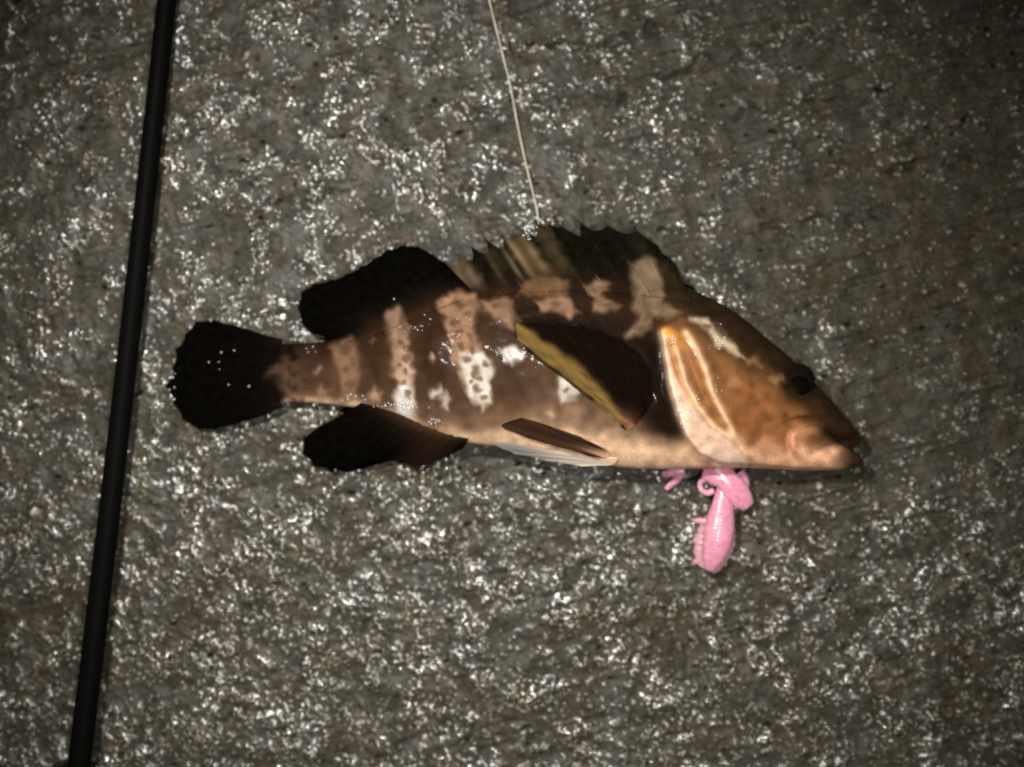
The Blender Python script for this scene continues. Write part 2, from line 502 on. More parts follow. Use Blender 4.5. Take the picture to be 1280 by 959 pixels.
SPOTS = [(504, 395, 4, 4), (500, 428, 4, 4), (508, 449, 5, 4), (503, 478, 5, 4), (510, 492, 4, 4), (498, 456, 3, 4), (440, 450, 5, 5), (436, 480, 5, 6), (438, 426, 5, 4), (590, 436, 4, 4), (570, 402, 6, 5), (600, 474, 4, 4), (588, 476, 4, 4), (640, 446, 3, 2),
         (572, 418, 6, 5), (588, 421, 5, 6), (575, 431, 5, 4), (583, 448, 7, 6), (595, 465, 6, 7), (608, 457, 5, 5), (596, 486, 6, 4),
         (604, 499, 5, 4), (506, 412, 4, 7), (505, 436, 5, 6), (507, 464, 5, 6), (436, 436, 7, 8), (433, 460, 5, 5),
         (709, 488, 4, 4), (573, 380, 9, 6), (585, 393, 8, 5), (502, 398, 5, 6), (676, 357, 8, 4), (750, 362, 7, 4), (762, 382, 7, 4),
         (694, 381, 6, 4), (812, 396, 7, 5), (800, 410, 8, 5), (620, 381, 7, 4), (808, 368, 8, 6), (884, 408, 5, 3)]


def paint(X, Y, base):
    """Pigment in sRGB 0..255 on the points X, Y; base (n,3)."""
    wx = X + 1.5 * nz(X, Y, 34, 1) + 0.6 * nz(X, Y, 17, 2)
    wy = Y + 1.5 * nz(X, Y, 34, 3) + 0.6 * nz(X, Y, 17, 4)
    col = base.copy()
    for pts, c, soft, k in PALE:
        P = np.array(pts); m = (X > P[:, 0].min() - 15) & (X < P[:, 0].max() + 15) & (Y > P[:, 1].min() - 15) & (Y < P[:, 1].max() + 15)
        if not m.any():
            continue
        a = sm(-soft - 1.6, soft + 1.6, poly_sd(wx[m], wy[m], pts)) * (k if c[0] > 175 else 0.9 * k)
        col[m] = col[m] * (1 - a[:, None]) + np.array(c) * a[:, None]
    for x, y, rx, ry in SPOTS:
        d = np.hypot((wx - x) / rx, (wy - y) / ry)
        a = np.exp(-d ** 4 * 0.9) * 0.80
        col = col * (1 - a[:, None]) + np.array((84, 62, 46)) * a[:, None]
    col *= (1 + 0.03 * nz(X, Y, 5.5, 5) + 0.05 * nz(X, Y, 26, 6))[:, None]
    return np.clip(col, 1, 255)


ALB = 1.0


def body_base(X, Y, v):
    """Countershaded ground colour: dark back to cream belly; v = 0 back .. 1 belly."""
    dark = np.array((44, 29, 18.)); flank = np.array((72, 53, 39.)); low = np.array((132, 104, 82.)); belly = np.array((220, 184, 152.))
    n = 0.022 * nz(X, Y, 60, 7)
    # towards the tail the pale belly is only a thin strip
    rear = sm(720, 540, X)
    f1 = sm(0.05, 0.60, v + n)[:, None]; f2 = sm(0, 1, (v + n - 0.58 - 0.16 * rear) / 0.30)[:, None]; f3 = sm(0, 1, (v + n - 0.80 - 0.06 * rear) / 0.17)[:, None]
    c = dark * (1 - f1) + flank * f1
    c = c * (1 - f2) + low * f2
    c = c * (1 - f3) + belly * f3
    k = (0.9 * np.exp(-(v / 0.17) ** 2))[:, None]
    c = c * (1 - k) + np.array((28, 19, 12.)) * k
    # dark bars between the pale ones
    for x, w, s in ((466, 20, .85), (538, 26, .9), (388, 18, .6), (635, 26, .6)):
        a = s * np.exp(-((X - x - 0.12 * (Y - 440)) / w) ** 2) * (1 - sm(0.55, 0.9, v))
        c = c * (1 - a[:, None]) + dark * a[:, None]
    a = sm(378, 348, X + 6 * nz(X, Y, 22, 8))[:, None]
    c = c * (1 - a) + np.array((12, 8, 5.)) * a
    # dark brown patch behind the gill cover, pectoral fin's shadow painted in
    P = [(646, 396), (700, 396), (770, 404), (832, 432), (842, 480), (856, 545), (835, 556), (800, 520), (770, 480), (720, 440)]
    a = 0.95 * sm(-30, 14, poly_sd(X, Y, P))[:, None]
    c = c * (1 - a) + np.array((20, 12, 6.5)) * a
    # rosy cream throat and lower belly forward of the vent
    a = (sm(560, 760, X) * sm(0.78, 0.93, v))[:, None] * 0.75
    c = c * (1 - a) + np.array((222, 182, 146.)) * a
    # head
    hd = sm(-14, 14, poly_sd(X, Y, [(835, 352), (835, 425), (850, 520), (880, 600), (1120, 620), (1120, 420), (960, 360)]))
    t = np.clip((Y - 400) / 190, 0, 1) ** 1.0
    top = np.array((46, 33, 20.)); chk = np.array((124, 81, 47.)); jaw = np.array((216, 164, 130.))
    d = np.clip((Y - (395 + (X - 880) * 0.72)) / 120, -0.3, 1.2)     # distance below the forehead line
    hc = top * (1 - sm(-0.05, 0.45, d)[:, None]) + chk * sm(-0.05, 0.45, d)[:, None]
    jb = sm(535, 582, Y + 5 * nz(X, Y, 40, 9) - 10 * sm(930, 880, X) + 6 * sm(1000, 1060, X))[:, None]
    hc = hc * (1 - jb) + jaw * jb
    sn = np.maximum(sm(1000, 1044, X) * sm(572, 545, Y), sm(1034, 1068, X))[:, None] * 0.88
    hc = hc * (1 - sn) + np.array((46, 32, 19.)) * sn
    he = np.exp(-(np.hypot(X - 1001, Y - 474) / 30) ** 4)[:, None] * 0.75
    hc = hc * (1 - he) + np.array((30, 21, 13.)) * he
    # olive smudges over the gill plate and cheek
    for x, y, rx, ry, k, cc in ((884, 442, 16, 22, .55, (84, 62, 40)), (896, 470, 12, 22, .45, (92, 66, 42)), (940, 535, 34, 12, .35, (96, 58, 28)), (930, 500, 26, 18, .3, (104, 64, 32)),
                                (860, 378, 22, 8, .6, (30, 22, 14)), (905, 400, 24, 9, .5, (40, 29, 18)), (946, 430, 22, 10, .4, (44, 32, 20)), (960, 480, 16, 22, .25, (150, 100, 56)),
                                (1008, 522, 20, 4, .6, (40, 24, 12)), (960, 562, 30, 8, .3, (226, 166, 128))):
        a = (k * np.exp(-(((X - x) / rx) ** 2 + ((Y - y) / ry) ** 2) * (1 + 0.25 * nz(X, Y, 26, 31))))[:, None]
        hc = hc * (1 - a) + np.array(cc, float) * a
    c = c * (1 - hd[:, None]) + hc * hd[:, None]
    # rosy end of the upper jaw bone and dark slit above it
    dd, p = seg_dist(X, Y, [(1002, 536), (990, 548), (992, 562), (1006, 574)])
    a = np.exp(-(dd / 7) ** 2)[:, None] * 0.6
    c = c * (1 - a) + np.array((224, 160, 122.)) * a
    # mouth lining
    dd, p = seg_dist(X, Y, [(1064, 548), (1050, 548), (1034, 540)])
    a = np.exp(-(dd / 8) ** 2)[:, None] * 0.75
    c = c * (1 - a) + np.array((26, 15, 8.)) * a
    # gill cover: pale membrane with folds
    gm = sm(-3, 5, poly_sd(X, Y, [(826, 412), (838, 410), (862, 418), (876, 440), (890, 470), (905, 502), (916, 530), (922, 552), (940, 574), (935, 592), (900, 588), (872, 566), (856, 545), (846, 515), (836, 480), (831, 450)]))
    a = gm[:, None] * 0.9
    pk = sm(-6, 8, poly_sd(X, Y, [(838, 462), (850, 474), (864, 500), (886, 528), (912, 546), (926, 562), (940, 576), (935, 596), (896, 592), (866, 566), (848, 532), (834, 480)]))[:, None]
    c = c * (1 - a) + (np.array((136, 90, 52.)) * (1 - pk) + np.array((222, 186, 164.)) * pk) * a
    for pts, w, cc, k in (
        ([(838, 432), (844, 455), (854, 482), (868, 508), (888, 534)], 2.4, (140, 92, 56), .55),
        ([(866, 440), (878, 470), (890, 502), (904, 526), (914, 540)], 5.0, (116, 74, 40), .65),
        ([(858, 416), (871, 436), (882, 462), (890, 488), (902, 514), (912, 532), (920, 550), (932, 568)], 5.0, (226, 184, 150), .8),
        ([(828, 416), (834, 450), (839, 482), (849, 515), (862, 546), (880, 568)], 5.2, (230, 198, 172), .8),
        ([(842, 424), (850, 450), (858, 480), (872, 508), (893, 534), (914, 547)], 5.0, (226, 186, 150), .8),
        ([(834, 414), (842, 420), (846, 430)], 8, (206, 136, 62), .75),
    ):
        dd, p = seg_dist(X, Y, pts)
        a = np.exp(-(dd / w) ** 2)[:, None] * k
        c = c * (1 - a) + np.array(cc, float) * a
    return c


# ------------------------------------------------------------------ the fish: body surface
TOP = np.array([(330, 430), (350, 430), (380, 429), (410, 426), (440, 416), (470, 402), (500, 386), (550, 362), (600, 350), (650, 344), (700, 342), (750, 344), (800, 349),
                (850, 357), (880, 369), (920, 391), (960, 424), (990, 449), (1020, 480), (1040, 500), (1058, 521), (1070, 534), (1078, 545)], float)
BOT = np.array([(330, 506), (350, 504), (370, 503), (400, 504), (450, 511), (500, 526), (540, 543), (570, 551), (600, 556), (640, 560), (690, 569), (740, 579), (800, 586),
                (880, 586), (930, 585), (1000, 588), (1040, 588), (1060, 588), (1078, 587)], float)
THK = np.array([(330, 1.0), (345, 5), (362, 12), (385, 19), (420, 26), (500, 42), (600, 57), (700, 66), (800, 71), (880, 69), (950, 58), (1000, 47), (1040, 37), (1078, 27)], float)
MID = np.array([(330, 15), (345, 23), (362, 27), (420, 32), (500, 41), (600, 52), (700, 58), (800, 61), (900, 60), (1000, 50), (1078, 44)], float)


def spl(tab, x):
    c = smooth_curve(tab, 400)
    o = np.argsort(c[:, 0])
    return np.interp(x, c[o, 0], c[o, 1])


GILL = [(824, 408), (831, 450), (836, 480), (846, 515), (856, 545), (873, 567), (900, 580), (935, 589)]


def relief(X, Y):
    """Raised and sunken detail of the upper flank, in pixels of height."""
    h = np.zeros_like(X)
    d, p = seg_dist(X, Y, GILL)
    inside = poly_sd(X, Y, GILL + [(1100, 600), (1100, 380), (850, 395)])
    h += 7.0 * sm(-2, 3.5, inside) * np.exp(-np.clip(inside, 0, 400) / 55)
    h -= 3.5 * np.exp(-((inside + 9) / 8) ** 2) * (np.abs(inside) < 40)
    for pts, w, k in (
        ([(842, 424), (850, 450), (858, 480), (872, 508), (893, 534), (914, 547)], 4.5, 4.5),
        ([(852, 432), (866, 462), (878, 492), (896, 520), (914, 540)], 5.5, -4.0),
        ([(858, 416), (871, 436), (882, 462), (890, 488), (902, 514), (912, 532), (920, 550), (932, 568), (950, 578)], 5, 4.5),
        ([(838, 432), (844, 455), (854, 482), (868, 508), (888, 536)], 3.0, -2.6),
        ([(866, 397), (885, 410), (903, 424), (926, 447)], 6, 2.5),
        ([(834, 414), (842, 420), (848, 428)], 7, 4.0),
        # upper jaw bone, mouth slit, lower lip
        ([(982, 529), (1000, 524), (1024, 522), (1042, 527)], 3.2, -4.5),
        ([(1000, 534), (991, 547), (993, 562), (1006, 573)], 5, 4.0),
        ([(984, 540), (982, 556), (990, 572)], 4.5, -3.0),
        ([(1010, 545), (1030, 542), (1050, 540)], 9, 2.4),
        ([(1064, 549), (1050, 552), (1030, 560), (1014, 568)], 3.8, -3.2),
        ([(1070, 572), (1050, 572), (1020, 578)], 8, 1.2),
        # ridge over and under the eye, nostril
        ([(962, 452), (972, 474), (984, 494), (1006, 506)], 5, 2.0),
        ([(940, 520), (965, 512), (985, 520)], 10, 2.0),
        ([(925, 540), (950, 552), (975, 556)], 10, 2.4),
    ):
        d, p = seg_dist(X, Y, pts)
        h += k * np.exp(-(d / w) ** 2) * np.sin(np.pi * np.clip(p * 0.9 + 0.06, 0, 1)) ** 0.5
    d = np.hypot(X - 1033, Y - 505); h -= 3.0 * np.exp(-(d / 2.6) ** 2)
    d = np.hypot((X - 1001), (Y - 477)); h -= 9.0 * np.exp(-(d / 20) ** 4)
    # axil of the pectoral fin, lateral line, soft flank dimples
    d, p = seg_dist(X, Y, [(790, 500), (800, 540)]); h -= 3 * np.exp(-(d / 16) ** 2)
    d, p = seg_dist(X, Y, [(845, 412), (780, 385), (700, 382), (620, 400), (540, 425), (470, 448), (350, 466)])
    h += 0.9 * np.exp(-(d / 4) ** 2)
    h += 0.7 * nz(X, Y, 60, 11) + 0.10 * nz(X, Y, 22, 12)
    h += 0.03 * nz(X, Y, 6, 13, 1.6, 0.2)
    return h


NU, NV = 600, 130           # along, across (upper flank; the lower flank uses the same count)


def body_rows():
    u = np.linspace(0, 1, NU)
    u = u + 0.035 * np.sin(math.pi * u) * u              # a little denser at the snout
    u /= u[-1]
    return 330 + u * (1078 - 330)


def build_body():
    x0 = body_rows()
    top, bot, th, mid = spl(TOP, x0), spl(BOT, x0), spl(THK, x0), spl(MID, x0)
    close = np.sqrt(np.clip(1 - np.clip((x0 - 1030) / 48, 0, 1) ** 3, 0, 1))     # rounds the lips off
    v = (1 - np.cos(np.linspace(0, math.pi, NV))) / 2
    vv = np.linspace(0, 1, NV) * 0.35 + v * 0.65
    Xg = np.repeat(x0[:, None], NV, 1)
    w = sm(1010, 1078, x0)[:, None]
    e = np.interp(vv, [0, 0.12, 0.26, 0.36, 0.44, 0.56, 0.70, 0.86, 0.95, 1.0], [-3, -2, -5, -13, -14, -4, 0, -1, -6, -12])[None, :]
    Xg = Xg + w * e
    Yg = top[:, None] + (bot - top)[:, None] * vv[None, :]
    c = 2 * vv - 1
    prof = np.clip(1 - np.abs(c) ** 2.15, 0, 1) ** 0.56
    # the flank is fuller below the middle, thinner along the back
    prof = prof * (1 - 0.10 * np.clip(-c, 0, 1))
    Zt = mid[:, None] + (th * close)[:, None] * prof[None, :]
    fade = sm(0, 0.05, vv) * sm(0, 0.04, 1 - vv)
    endf = sm(1078, 1064, x0)[:, None]
    Zt = Zt + relief(Xg, Yg) * fade[None, :] * endf
    Zb = mid[:, None] - (th * close)[:, None] * prof[None, :]
    Zb = np.maximum(Zb, 1.5 + 0 * Zb)
    Vt = W(Xg, Yg, Zt); Vb = W(Xg, Yg, np.minimum(Zb, Zt))[:, 1:-1]
    vt = np.repeat(vv[None, :], NU, 0)
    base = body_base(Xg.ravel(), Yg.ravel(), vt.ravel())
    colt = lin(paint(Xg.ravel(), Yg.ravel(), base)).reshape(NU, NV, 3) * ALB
    ring = np.concatenate([Vt, Vb[:, ::-1]], 1)
    colr = np.concatenate([colt, colt[:, 1:-1][:, ::-1]], 1)
    n = ring.shape[1]
    V = ring.reshape(-1, 3); F = grid_faces(NU, n, True)
    # end caps: strips joining the upper and lower flank
    caps = []
    for r, flip in ((0, False), (NU - 1, True)):
        o = r * n
        for j in range(0, NV - 1):
            a = o + j; b = o + j + 1
            cidx = o + (n - j) % n; didx = o + (n - j - 1) % n
            if j == 0:
                cidx = a
            if j == NV - 2:
                didx = b
            q = [a, b, didx, cidx]
            caps.append(q[::-1] if flip else q)
    capq = np.array(caps)
    T = [F[:, [0, 1, 2]], F[:, [0, 2, 3]]]
    ct = np.vstack([capq[:, [0, 1, 2]], capq[:, [0, 2, 3]]])
    ct = ct[(ct[:, 0] != ct[:, 1]) & (ct[:, 1] != ct[:, 2]) & (ct[:, 0] != ct[:, 2])]
    T = np.vstack(T + [ct])[:, ::-1]
    return V, T, colr.reshape(-1, 3)


fish = thing("grouper", (W(640, 480, 0)).tolist(), "brown grouper with pale mottled bars lying on its side on wet concrete", "fish")
bv, bf, bc = build_body()
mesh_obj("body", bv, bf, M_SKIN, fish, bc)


def top_z(px, py):
    """Height of the fish's flank at a pixel (for seating fins, the eye and drops)."""
    t, b = spl(TOP, px), spl(BOT, px)
    c = np.clip(2 * (py - t) / (b - t) - 1, -1, 1)
    return spl(MID, px) + spl(THK, px) * np.clip(1 - np.abs(c) ** 2.15, 0, 1) ** 0.56 * (1 - 0.10 * np.clip(-c, 0, 1))


zt = lambda x, y: float(top_z(np.array([x]), np.array([y]))[0])


# ------------------------------------------------------------------ the fish: fins
def fin(name, inner, outer, rays, colfun, thick=2.0, ray_amp=1.0, scallop=0.03, nu=None, nr=36, bend=0.0, wav=0.0, seed=0, power=1.0, parent=None, notch=None, seat=None, lean=1.0):
    """A fin membrane stretched from an inner (root) to an outer edge curve, both (px, py, z); rays stand proud."""
    nu = nu or rays * 8 + 1
    if seat is not None:
        inner = [(x, y, zt(x, y) + seat) for x, y, z in inner]
    A = smooth_curve(inner, nu); B = smooth_curve(outer, nu * 8)
    B = B[np.round(np.linspace(0, 1, nu) ** lean * (len(B) - 1)).astype(int)]
    u = np.linspace(0, 1, nu)
    ph = u * rays
    tip = np.abs(np.sin(math.pi * ph))                   # 0 on the rays, 1 between them
    rr = np.random.default_rng(seed)
    jit = np.interp(u, np.linspace(0, 1, rays + 1), rr.normal(0, 1, rays + 1))
    ext = 1 + scallop * 0.5 * jit - scallop * tip ** 0.8 if notch is None else 1 + 0.3 * scallop * jit - notch(u) * (1 + 0.45 * np.roll(jit, 5)) * tip ** 0.8
    r = np.linspace(0, 1, nr)
    G = A[:, None] + (B - A)[:, None] * (r[None, :, None] * (1 + (ext - 1)[:, None, None] * r[None, :, None] ** 2))
    G[..., 2] += bend * np.sin(math.pi * r)[None, :]
    G[..., 2] += wav * np.sin(2 * math.pi * (u * 2.3 + 0.2))[:, None] * r[None, :] ** 1.5
    P = W(G[..., 0], G[..., 1], G[..., 2])
    du = np.gradient(P, axis=0); dr = np.gradient(P, axis=1)
    N = np.cross(du, dr); N /= np.linalg.norm(N, axis=2)[..., None] + 1e-15
    if N[..., 2].mean() < 0:
        N = -N
    ridge = np.cos(math.pi * ph) ** 2
    fork = np.cos(2 * math.pi * ph) ** 2                  # rays branch towards the rim
    rel = ridge[:, None] * (1 - 0.5 * r[None, :]) + 0.5 * fork[:, None] * sm(0.4, 0.9, r)[None, :]
    t = (thick * (1 - 0.55 * r[None, :]) * (0.4 + 0.6 * sm(0, 0.15, r))[None, :] * 0.5 + ray_amp * rel) * S
    T = P + N * t[..., None]; Bm = P - N * (t * 0.6)[..., None]
    n = nu * nr
    V = np.vstack([T.reshape(-1, 3), Bm.reshape(-1, 3)])
    F = grid_faces(nu, nr)
    f2 = F[:, ::-1] + n
    idx = np.arange(n).reshape(nu, nr)
    loop = np.r_[idx[:, 0], idx[-1, 1:], idx[-2::-1, -1], idx[0, -2:0:-1]]
    l2 = np.r_[loop[1:], loop[:1]]
    side = np.stack([loop, loop + n, l2 + n, l2], 1)
    F = np.vstack([F, f2, side])
    rg = np.repeat(r[None, :], nu, 0); ug = np.repeat(u[:, None], nr, 1); ridg = np.repeat(ridge[:, None], nr, 1)
    col = lin(np.clip(colfun(G[..., 0].ravel(), G[..., 1].ravel(), ug.ravel(), rg.ravel(), ridg.ravel()), 1, 255)) * ALB
    return mesh_obj(name, V, F, M_FIN, parent or fish, np.vstack([col, col])), A, B, ext


def dark_fin(X, Y, u, r, ridge):
    c = np.ones((len(X), 3)) * np.array((6, 4.5, 3.))
    c = c * (1 - 0.35 * sm(0.3, 1, r)[:, None]) + np.array((3, 3, 2.)) * 0.35 * sm(0.3, 1, r)[:, None]
    c += (ridge * 1.2)[:, None]
    return c * (1 + 0.12 * nz(X, Y, 18, 21))[:, None]


def tail_col(X, Y, u, r, ridge):
    c = dark_fin(X, Y, u, r, ridge)
    a = (sm(362, 340, X) < 0.5).astype(float)
    k = np.exp(-np.clip(350 - X, 0, 400) / 14.0)[:, None] * 0.6
    c = c * (1 - k) + np.array((30, 20, 13.)) * k
    return paint(X, Y, c)


fin("tail_fin", [(352, 431, 22), (346, 446, 22), (343, 466, 22), (346, 486, 22), (352, 503, 22)],
    [(354, 425, 23), (330, 418, 21), (290, 406, 17), (262, 400, 14), (238, 405, 12), (224, 424, 11), (216, 446, 10), (213, 468, 10), (214, 492, 10),
     (221, 516, 11), (236, 532, 12), (256, 538, 14), (284, 534, 17), (325, 521, 21), (354, 508, 23)], 17, tail_col, thick=3, ray_amp=0.7,
    scallop=0.032, nr=60, bend=3, wav=3.0, seed=3)


def root_blend(c, X, Y, r, reach):
    """Let the flank's pigment run a little way up a fin."""
    t, b = spl(TOP, X), spl(BOT, X)
    w = np.exp(-(r / reach) ** 2)[:, None]
    return c * (1 - w) + body_base(X, Y, np.clip((Y - t) / (b - t), 0, 1)) * w


def soft_dorsal_col(X, Y, u, r, ridge):
    c = dark_fin(X, Y, u, r, ridge)
    return paint(X, Y, root_blend(c, X, Y, r, 0.26))


fin("soft_dorsal_fin", [(596, 370, 0), (566, 380, 0), (526, 396, 0), (488, 411, 0), (458, 424, 0), (440, 429, 0)],
    [(556, 330, 42), (530, 312, 40), (508, 307, 38), (484, 314, 34), (450, 333, 28), (415, 350, 24), (388, 358, 20), (374, 370, 18), (371, 388, 17),
     (376, 404, 17), (386, 414, 19), (404, 420, 24), (428, 424, 30)], 15, soft_dorsal_col, thick=3, ray_amp=0.7, scallop=0.025, nr=46, wav=2, seed=5, seat=-0.5)


def spiny_col(X, Y, u, r, ridge):
    c = np.ones((len(X), 3)) * np.array((12, 10, 5.))
    c += (ridge * 3)[:, None]
    c *= (1 + 0.15 * nz(X, Y, 20, 22))[:, None]
    # pale smoky streaks that follow the rays
    for uc, w, k in ((0.04, .03, .25), (0.13, .04, .15), (0.585, .022, .6), (0.655, .018, .95), (0.71, .014, .7), (0.80, .015, .35), (0.92, .03, .5), (0.98, .02, .45)):
        a = k * np.exp(-((u - uc + 0.03 * r) / w) ** 2) * (0.45 + 0.55 * np.exp(-((r - 0.45) / 0.4) ** 2))
        c = c * (1 - a[:, None]) + np.array((120, 104, 78.)) * a[:, None]
    for pts, k, cc in (([(636, 306), (654, 292), (690, 336), (704, 350), (664, 352)], .55, (104, 84, 58)), ([(664, 284), (684, 280), (704, 318), (722, 344), (700, 346)], .45, (92, 78, 54)),
                       ([(556, 332), (580, 322), (606, 358), (570, 372)], .6, (100, 82, 62)), ([(790, 336), (806, 322), (830, 330), (836, 356), (796, 356)], .35, (100, 80, 60)),
                       ([(604, 316), (616, 306), (640, 338), (628, 344)], .35, (70, 58, 40))):
        a = (k * sm(-7, 7, poly_sd(X + 2 * nz(X, Y, 20, 33), Y + 2 * nz(X, Y, 20, 34), pts)))[:, None]
        c = c * (1 - a) + np.array(cc, float) * a
    k = np.exp(-r / 0.12)[:, None] * 0.5
    c = c * (1 - k) + np.array((32, 22, 14.)) * k
    return paint(X, Y, root_blend(c, X, Y, r, 0.30))


NSP = 12
d_o, dA, dB, dE = fin("dorsal_fin", [(862, 379, 0), (820, 372, 0), (770, 367, 0), (720, 364, 0), (670, 366, 0), (620, 370, 0), (584, 378, 0)],
                      [(844, 330, 50), (824, 305, 51), (798, 287, 54), (768, 279, 56), (740, 278, 56), (712, 277, 56), (690, 278, 56), (668, 279, 55),
                       (645, 285, 52), (622, 295, 48), (598, 306, 45), (575, 318, 43), (556, 328, 42)], NSP - 1, spiny_col, thick=2.4, ray_amp=0.8, nu=11 * 12 + 1,
                      scallop=0.1, nr=40, wav=1.5, seed=8, notch=lambda u: 0.24 - 0.11 * u, seat=-0.5, lean=0.64)
for i in range(NSP):
    j = int(round(i * (len(dA) - 1) / (NSP - 1)))
    p0 = dA[j]; p1 = dA[j] + (dB[j] - dA[j]) * 1.03
    t = np.linspace(0, 1, 9)[:, None]
    path = p0 + (p1 - p0) * t; path[:, 2] += 1.5
    v, f = tube(W(path[:, 0], path[:, 1], path[:, 2]), np.linspace(1.7, 0.5, 9) * S, 7)
    X = np.repeat(path[:, 0], 7); Y = np.repeat(path[:, 1], 7)
    rr_ = np.repeat(t[:, 0], 7)
    cs = lin(np.clip(spiny_col(X, Y, np.full(63, i / (NSP - 1.0)), rr_, np.ones(63)) * 1.08 + 2, 1, 255)) * ALB
    cc = np.vstack([cs, cs[:1], cs[-1:]])
    mesh_obj("spine", v, f, M_FIN, d_o, cc)


def anal_col(X, Y, u, r, ridge):
    c = dark_fin(X, Y, u, r, ridge)
    a = (sm(470, 550, X) * 0.8)[:, None]
    c = c * (1 - a) + np.array((40, 27, 18.)) * a
    k = np.exp(-r / 0.10)[:, None] * (0.3 + 0.5 * sm(450, 540, X))[:, None]
    return c * (1 - k) + np.array((84, 60, 43.)) * k


fin("anal_fin", [(452, 503, 48), (480, 511, 53), (510, 522, 56), (540, 535, 58), (566, 543, 58), (586, 548, 56)],
    [(418, 526, 20), (396, 536, 16), (380, 550, 13), (376, 566, 12), (386, 581, 12), (408, 590, 12), (432, 591, 13), (458, 585, 14), (482, 578, 15), (506, 582, 17),
     (530, 582, 20), (556, 572, 25), (578, 560, 30)], 13, anal_col, thick=3, ray_amp=0.7, scallop=0.04, nr=46, wav=2, seed=11, seat=-1.5)


def pelvic_dark(X, Y, u, r, ridge):
    c = np.ones((len(X), 3)) * np.array((50, 33, 22.)) + (ridge * 6)[:, None]
    a = sm(0.70, 1.0, u)[:, None] * 0.6
    c = c * (1 - a) + np.array((30, 20, 14.)) * a
    k = np.exp(-(r / 0.22) ** 2)[:, None]
    return c * (1 - k) + np.array((186, 146, 114.)) * k


def pelvic_pale(X, Y, u, r, ridge):
    c = np.ones((len(X), 3)) * np.array((128, 122, 116.)) + (ridge * 12)[:, None]
    a = sm(640, 720, X)[:, None]
    c = c * (1 - a) + np.array((205, 194, 180.)) * a
    k = np.exp(-r / 0.16)[:, None]
    return c * (1 - k) + np.array((214, 176, 144.)) * k


fin("pelvic_fin", [(764, 566, 0), (760, 570, 0), (756, 573, 0)],
    [(724, 546, zt(724, 546) + 5), (690, 534, zt(690, 534) + 9), (656, 523, zt(656, 523) + 9), (634, 523, zt(634, 523) + 8), (619, 530, zt(619, 530) + 6), (640, 540, zt(640, 540) + 8), (672, 551, zt(672, 551) + 8),
     (706, 560, zt(706, 560) + 7), (736, 569, zt(736, 569) + 3)],
    6, pelvic_dark, thick=2.0, ray_amp=0.7, scallop=0.03, nr=40, bend=4, seed=14, seat=0.5)
fin("pelvic_fin", [(772, 573, 0), (770, 577, 0), (766, 580, 0)],
    [(740, 567, 86), (700, 557, 84), (660, 549, 80), (630, 549, 72), (616, 555, 64), (640, 565, 58), (680, 574, 56), (726, 582, 60)],
    6, pelvic_pale, thick=2.0, ray_amp=0.7, scallop=0.03, nr=40, bend=0, seed=15, seat=0.5)


def pect_col(X, Y, u, r, ridge):
    c = np.ones((len(X), 3)) * np.array((14, 9, 5.)) + (ridge * 1.5)[:, None]
    d, p = seg_dist(X, Y, [(640, 408), (658, 422), (694, 449), (722, 468), (746, 494), (772, 526)])      # middle of the olive rim
    wd = 9.5 + 3 * np.sin(math.pi * p) + 1.0 * nz(X, Y, 40, 35)
    a = (np.exp(-(d / wd) ** 4) * 0.95)[:, None]
    c = c * (1 - a) + (np.array((104, 82, 42.)) + (ridge * 6)[:, None]) * a
    a = (sm(0.80, 0.97, u) * sm(0.25, 0.6, r))[:, None] * 0.45
    c = c * (1 - a) + np.array((128, 108, 58.)) * a
    k = np.exp(-(r / 0.16) ** 2)[:, None] * 0.85
    c = c * (1 - k) + (np.array((150, 106, 74.)) * sm(0.2, 0.6, u)[:, None] + np.array((60, 38, 24.)) * (1 - sm(0.2, 0.6, u)[:, None])) * k
    return c * (1 + 0.06 * nz(X, Y, 9, 23, 4.0, 0.66))[:, None]


b0 = zt(792, 528)
fin("pectoral_fin", [(800, 526, b0 - 4), (792, 533, b0 - 4), (782, 538, b0 - 5)],
    [(818, 486, b0 + 14), (806, 450, b0 + 18), (780, 424, b0 + 22), (744, 409, b0 + 26), (706, 403, b0 + 30), (668, 400, b0 + 34), (643, 402, b0 + 36), (643, 417, b0 + 32),
     (654, 434, b0 + 28), (668, 442, b0 + 27), (684, 454, b0 + 25), (712, 478, b0 + 20), (744, 501, b0 + 12), (768, 524, b0 + 3)],
    15, pect_col, thick=1.6, ray_amp=0.8, scallop=0.03, nr=50, bend=9, wav=3, seed=17)

# ------------------------------------------------------------------ the fish: eye
def dome(cx, cy, cz, r, rz, n=40, m=16, tilt=(0, 0)):
    a = np.linspace(0.012, math.pi - 0.012, m)[:, None]; b = np.linspace(0, 2 * math.pi, n, endpoint=False)[None, :]
    X = cx + r * np.sin(a) * np.cos(b); Y = cy + r * np.sin(a) * np.sin(b); Z = cz + rz * np.cos(a) + 0 * b
    Z = Z + tilt[0] * (X - cx) + tilt[1] * (Y - cy)
    V = W(X, Y, Z).reshape(-1, 3)
    F = grid_faces(m, n, True)
    return V, np.vstack([F[:, [0, 2, 1]], F[:, [0, 3, 2]]])


ze = zt(1000, 485)
v, f = dome(997, 476, ze - 20, 22, 18, tilt=(-0.10, 0.35))
eye = mesh_obj("eye", v, f, M_EYE, fish)
v, f = dome(998, 481, ze - 5.5, 14, 6.5, tilt=(-0.10, 0.30))
mesh_obj("pupil", v, f, M_PUPIL, eye)

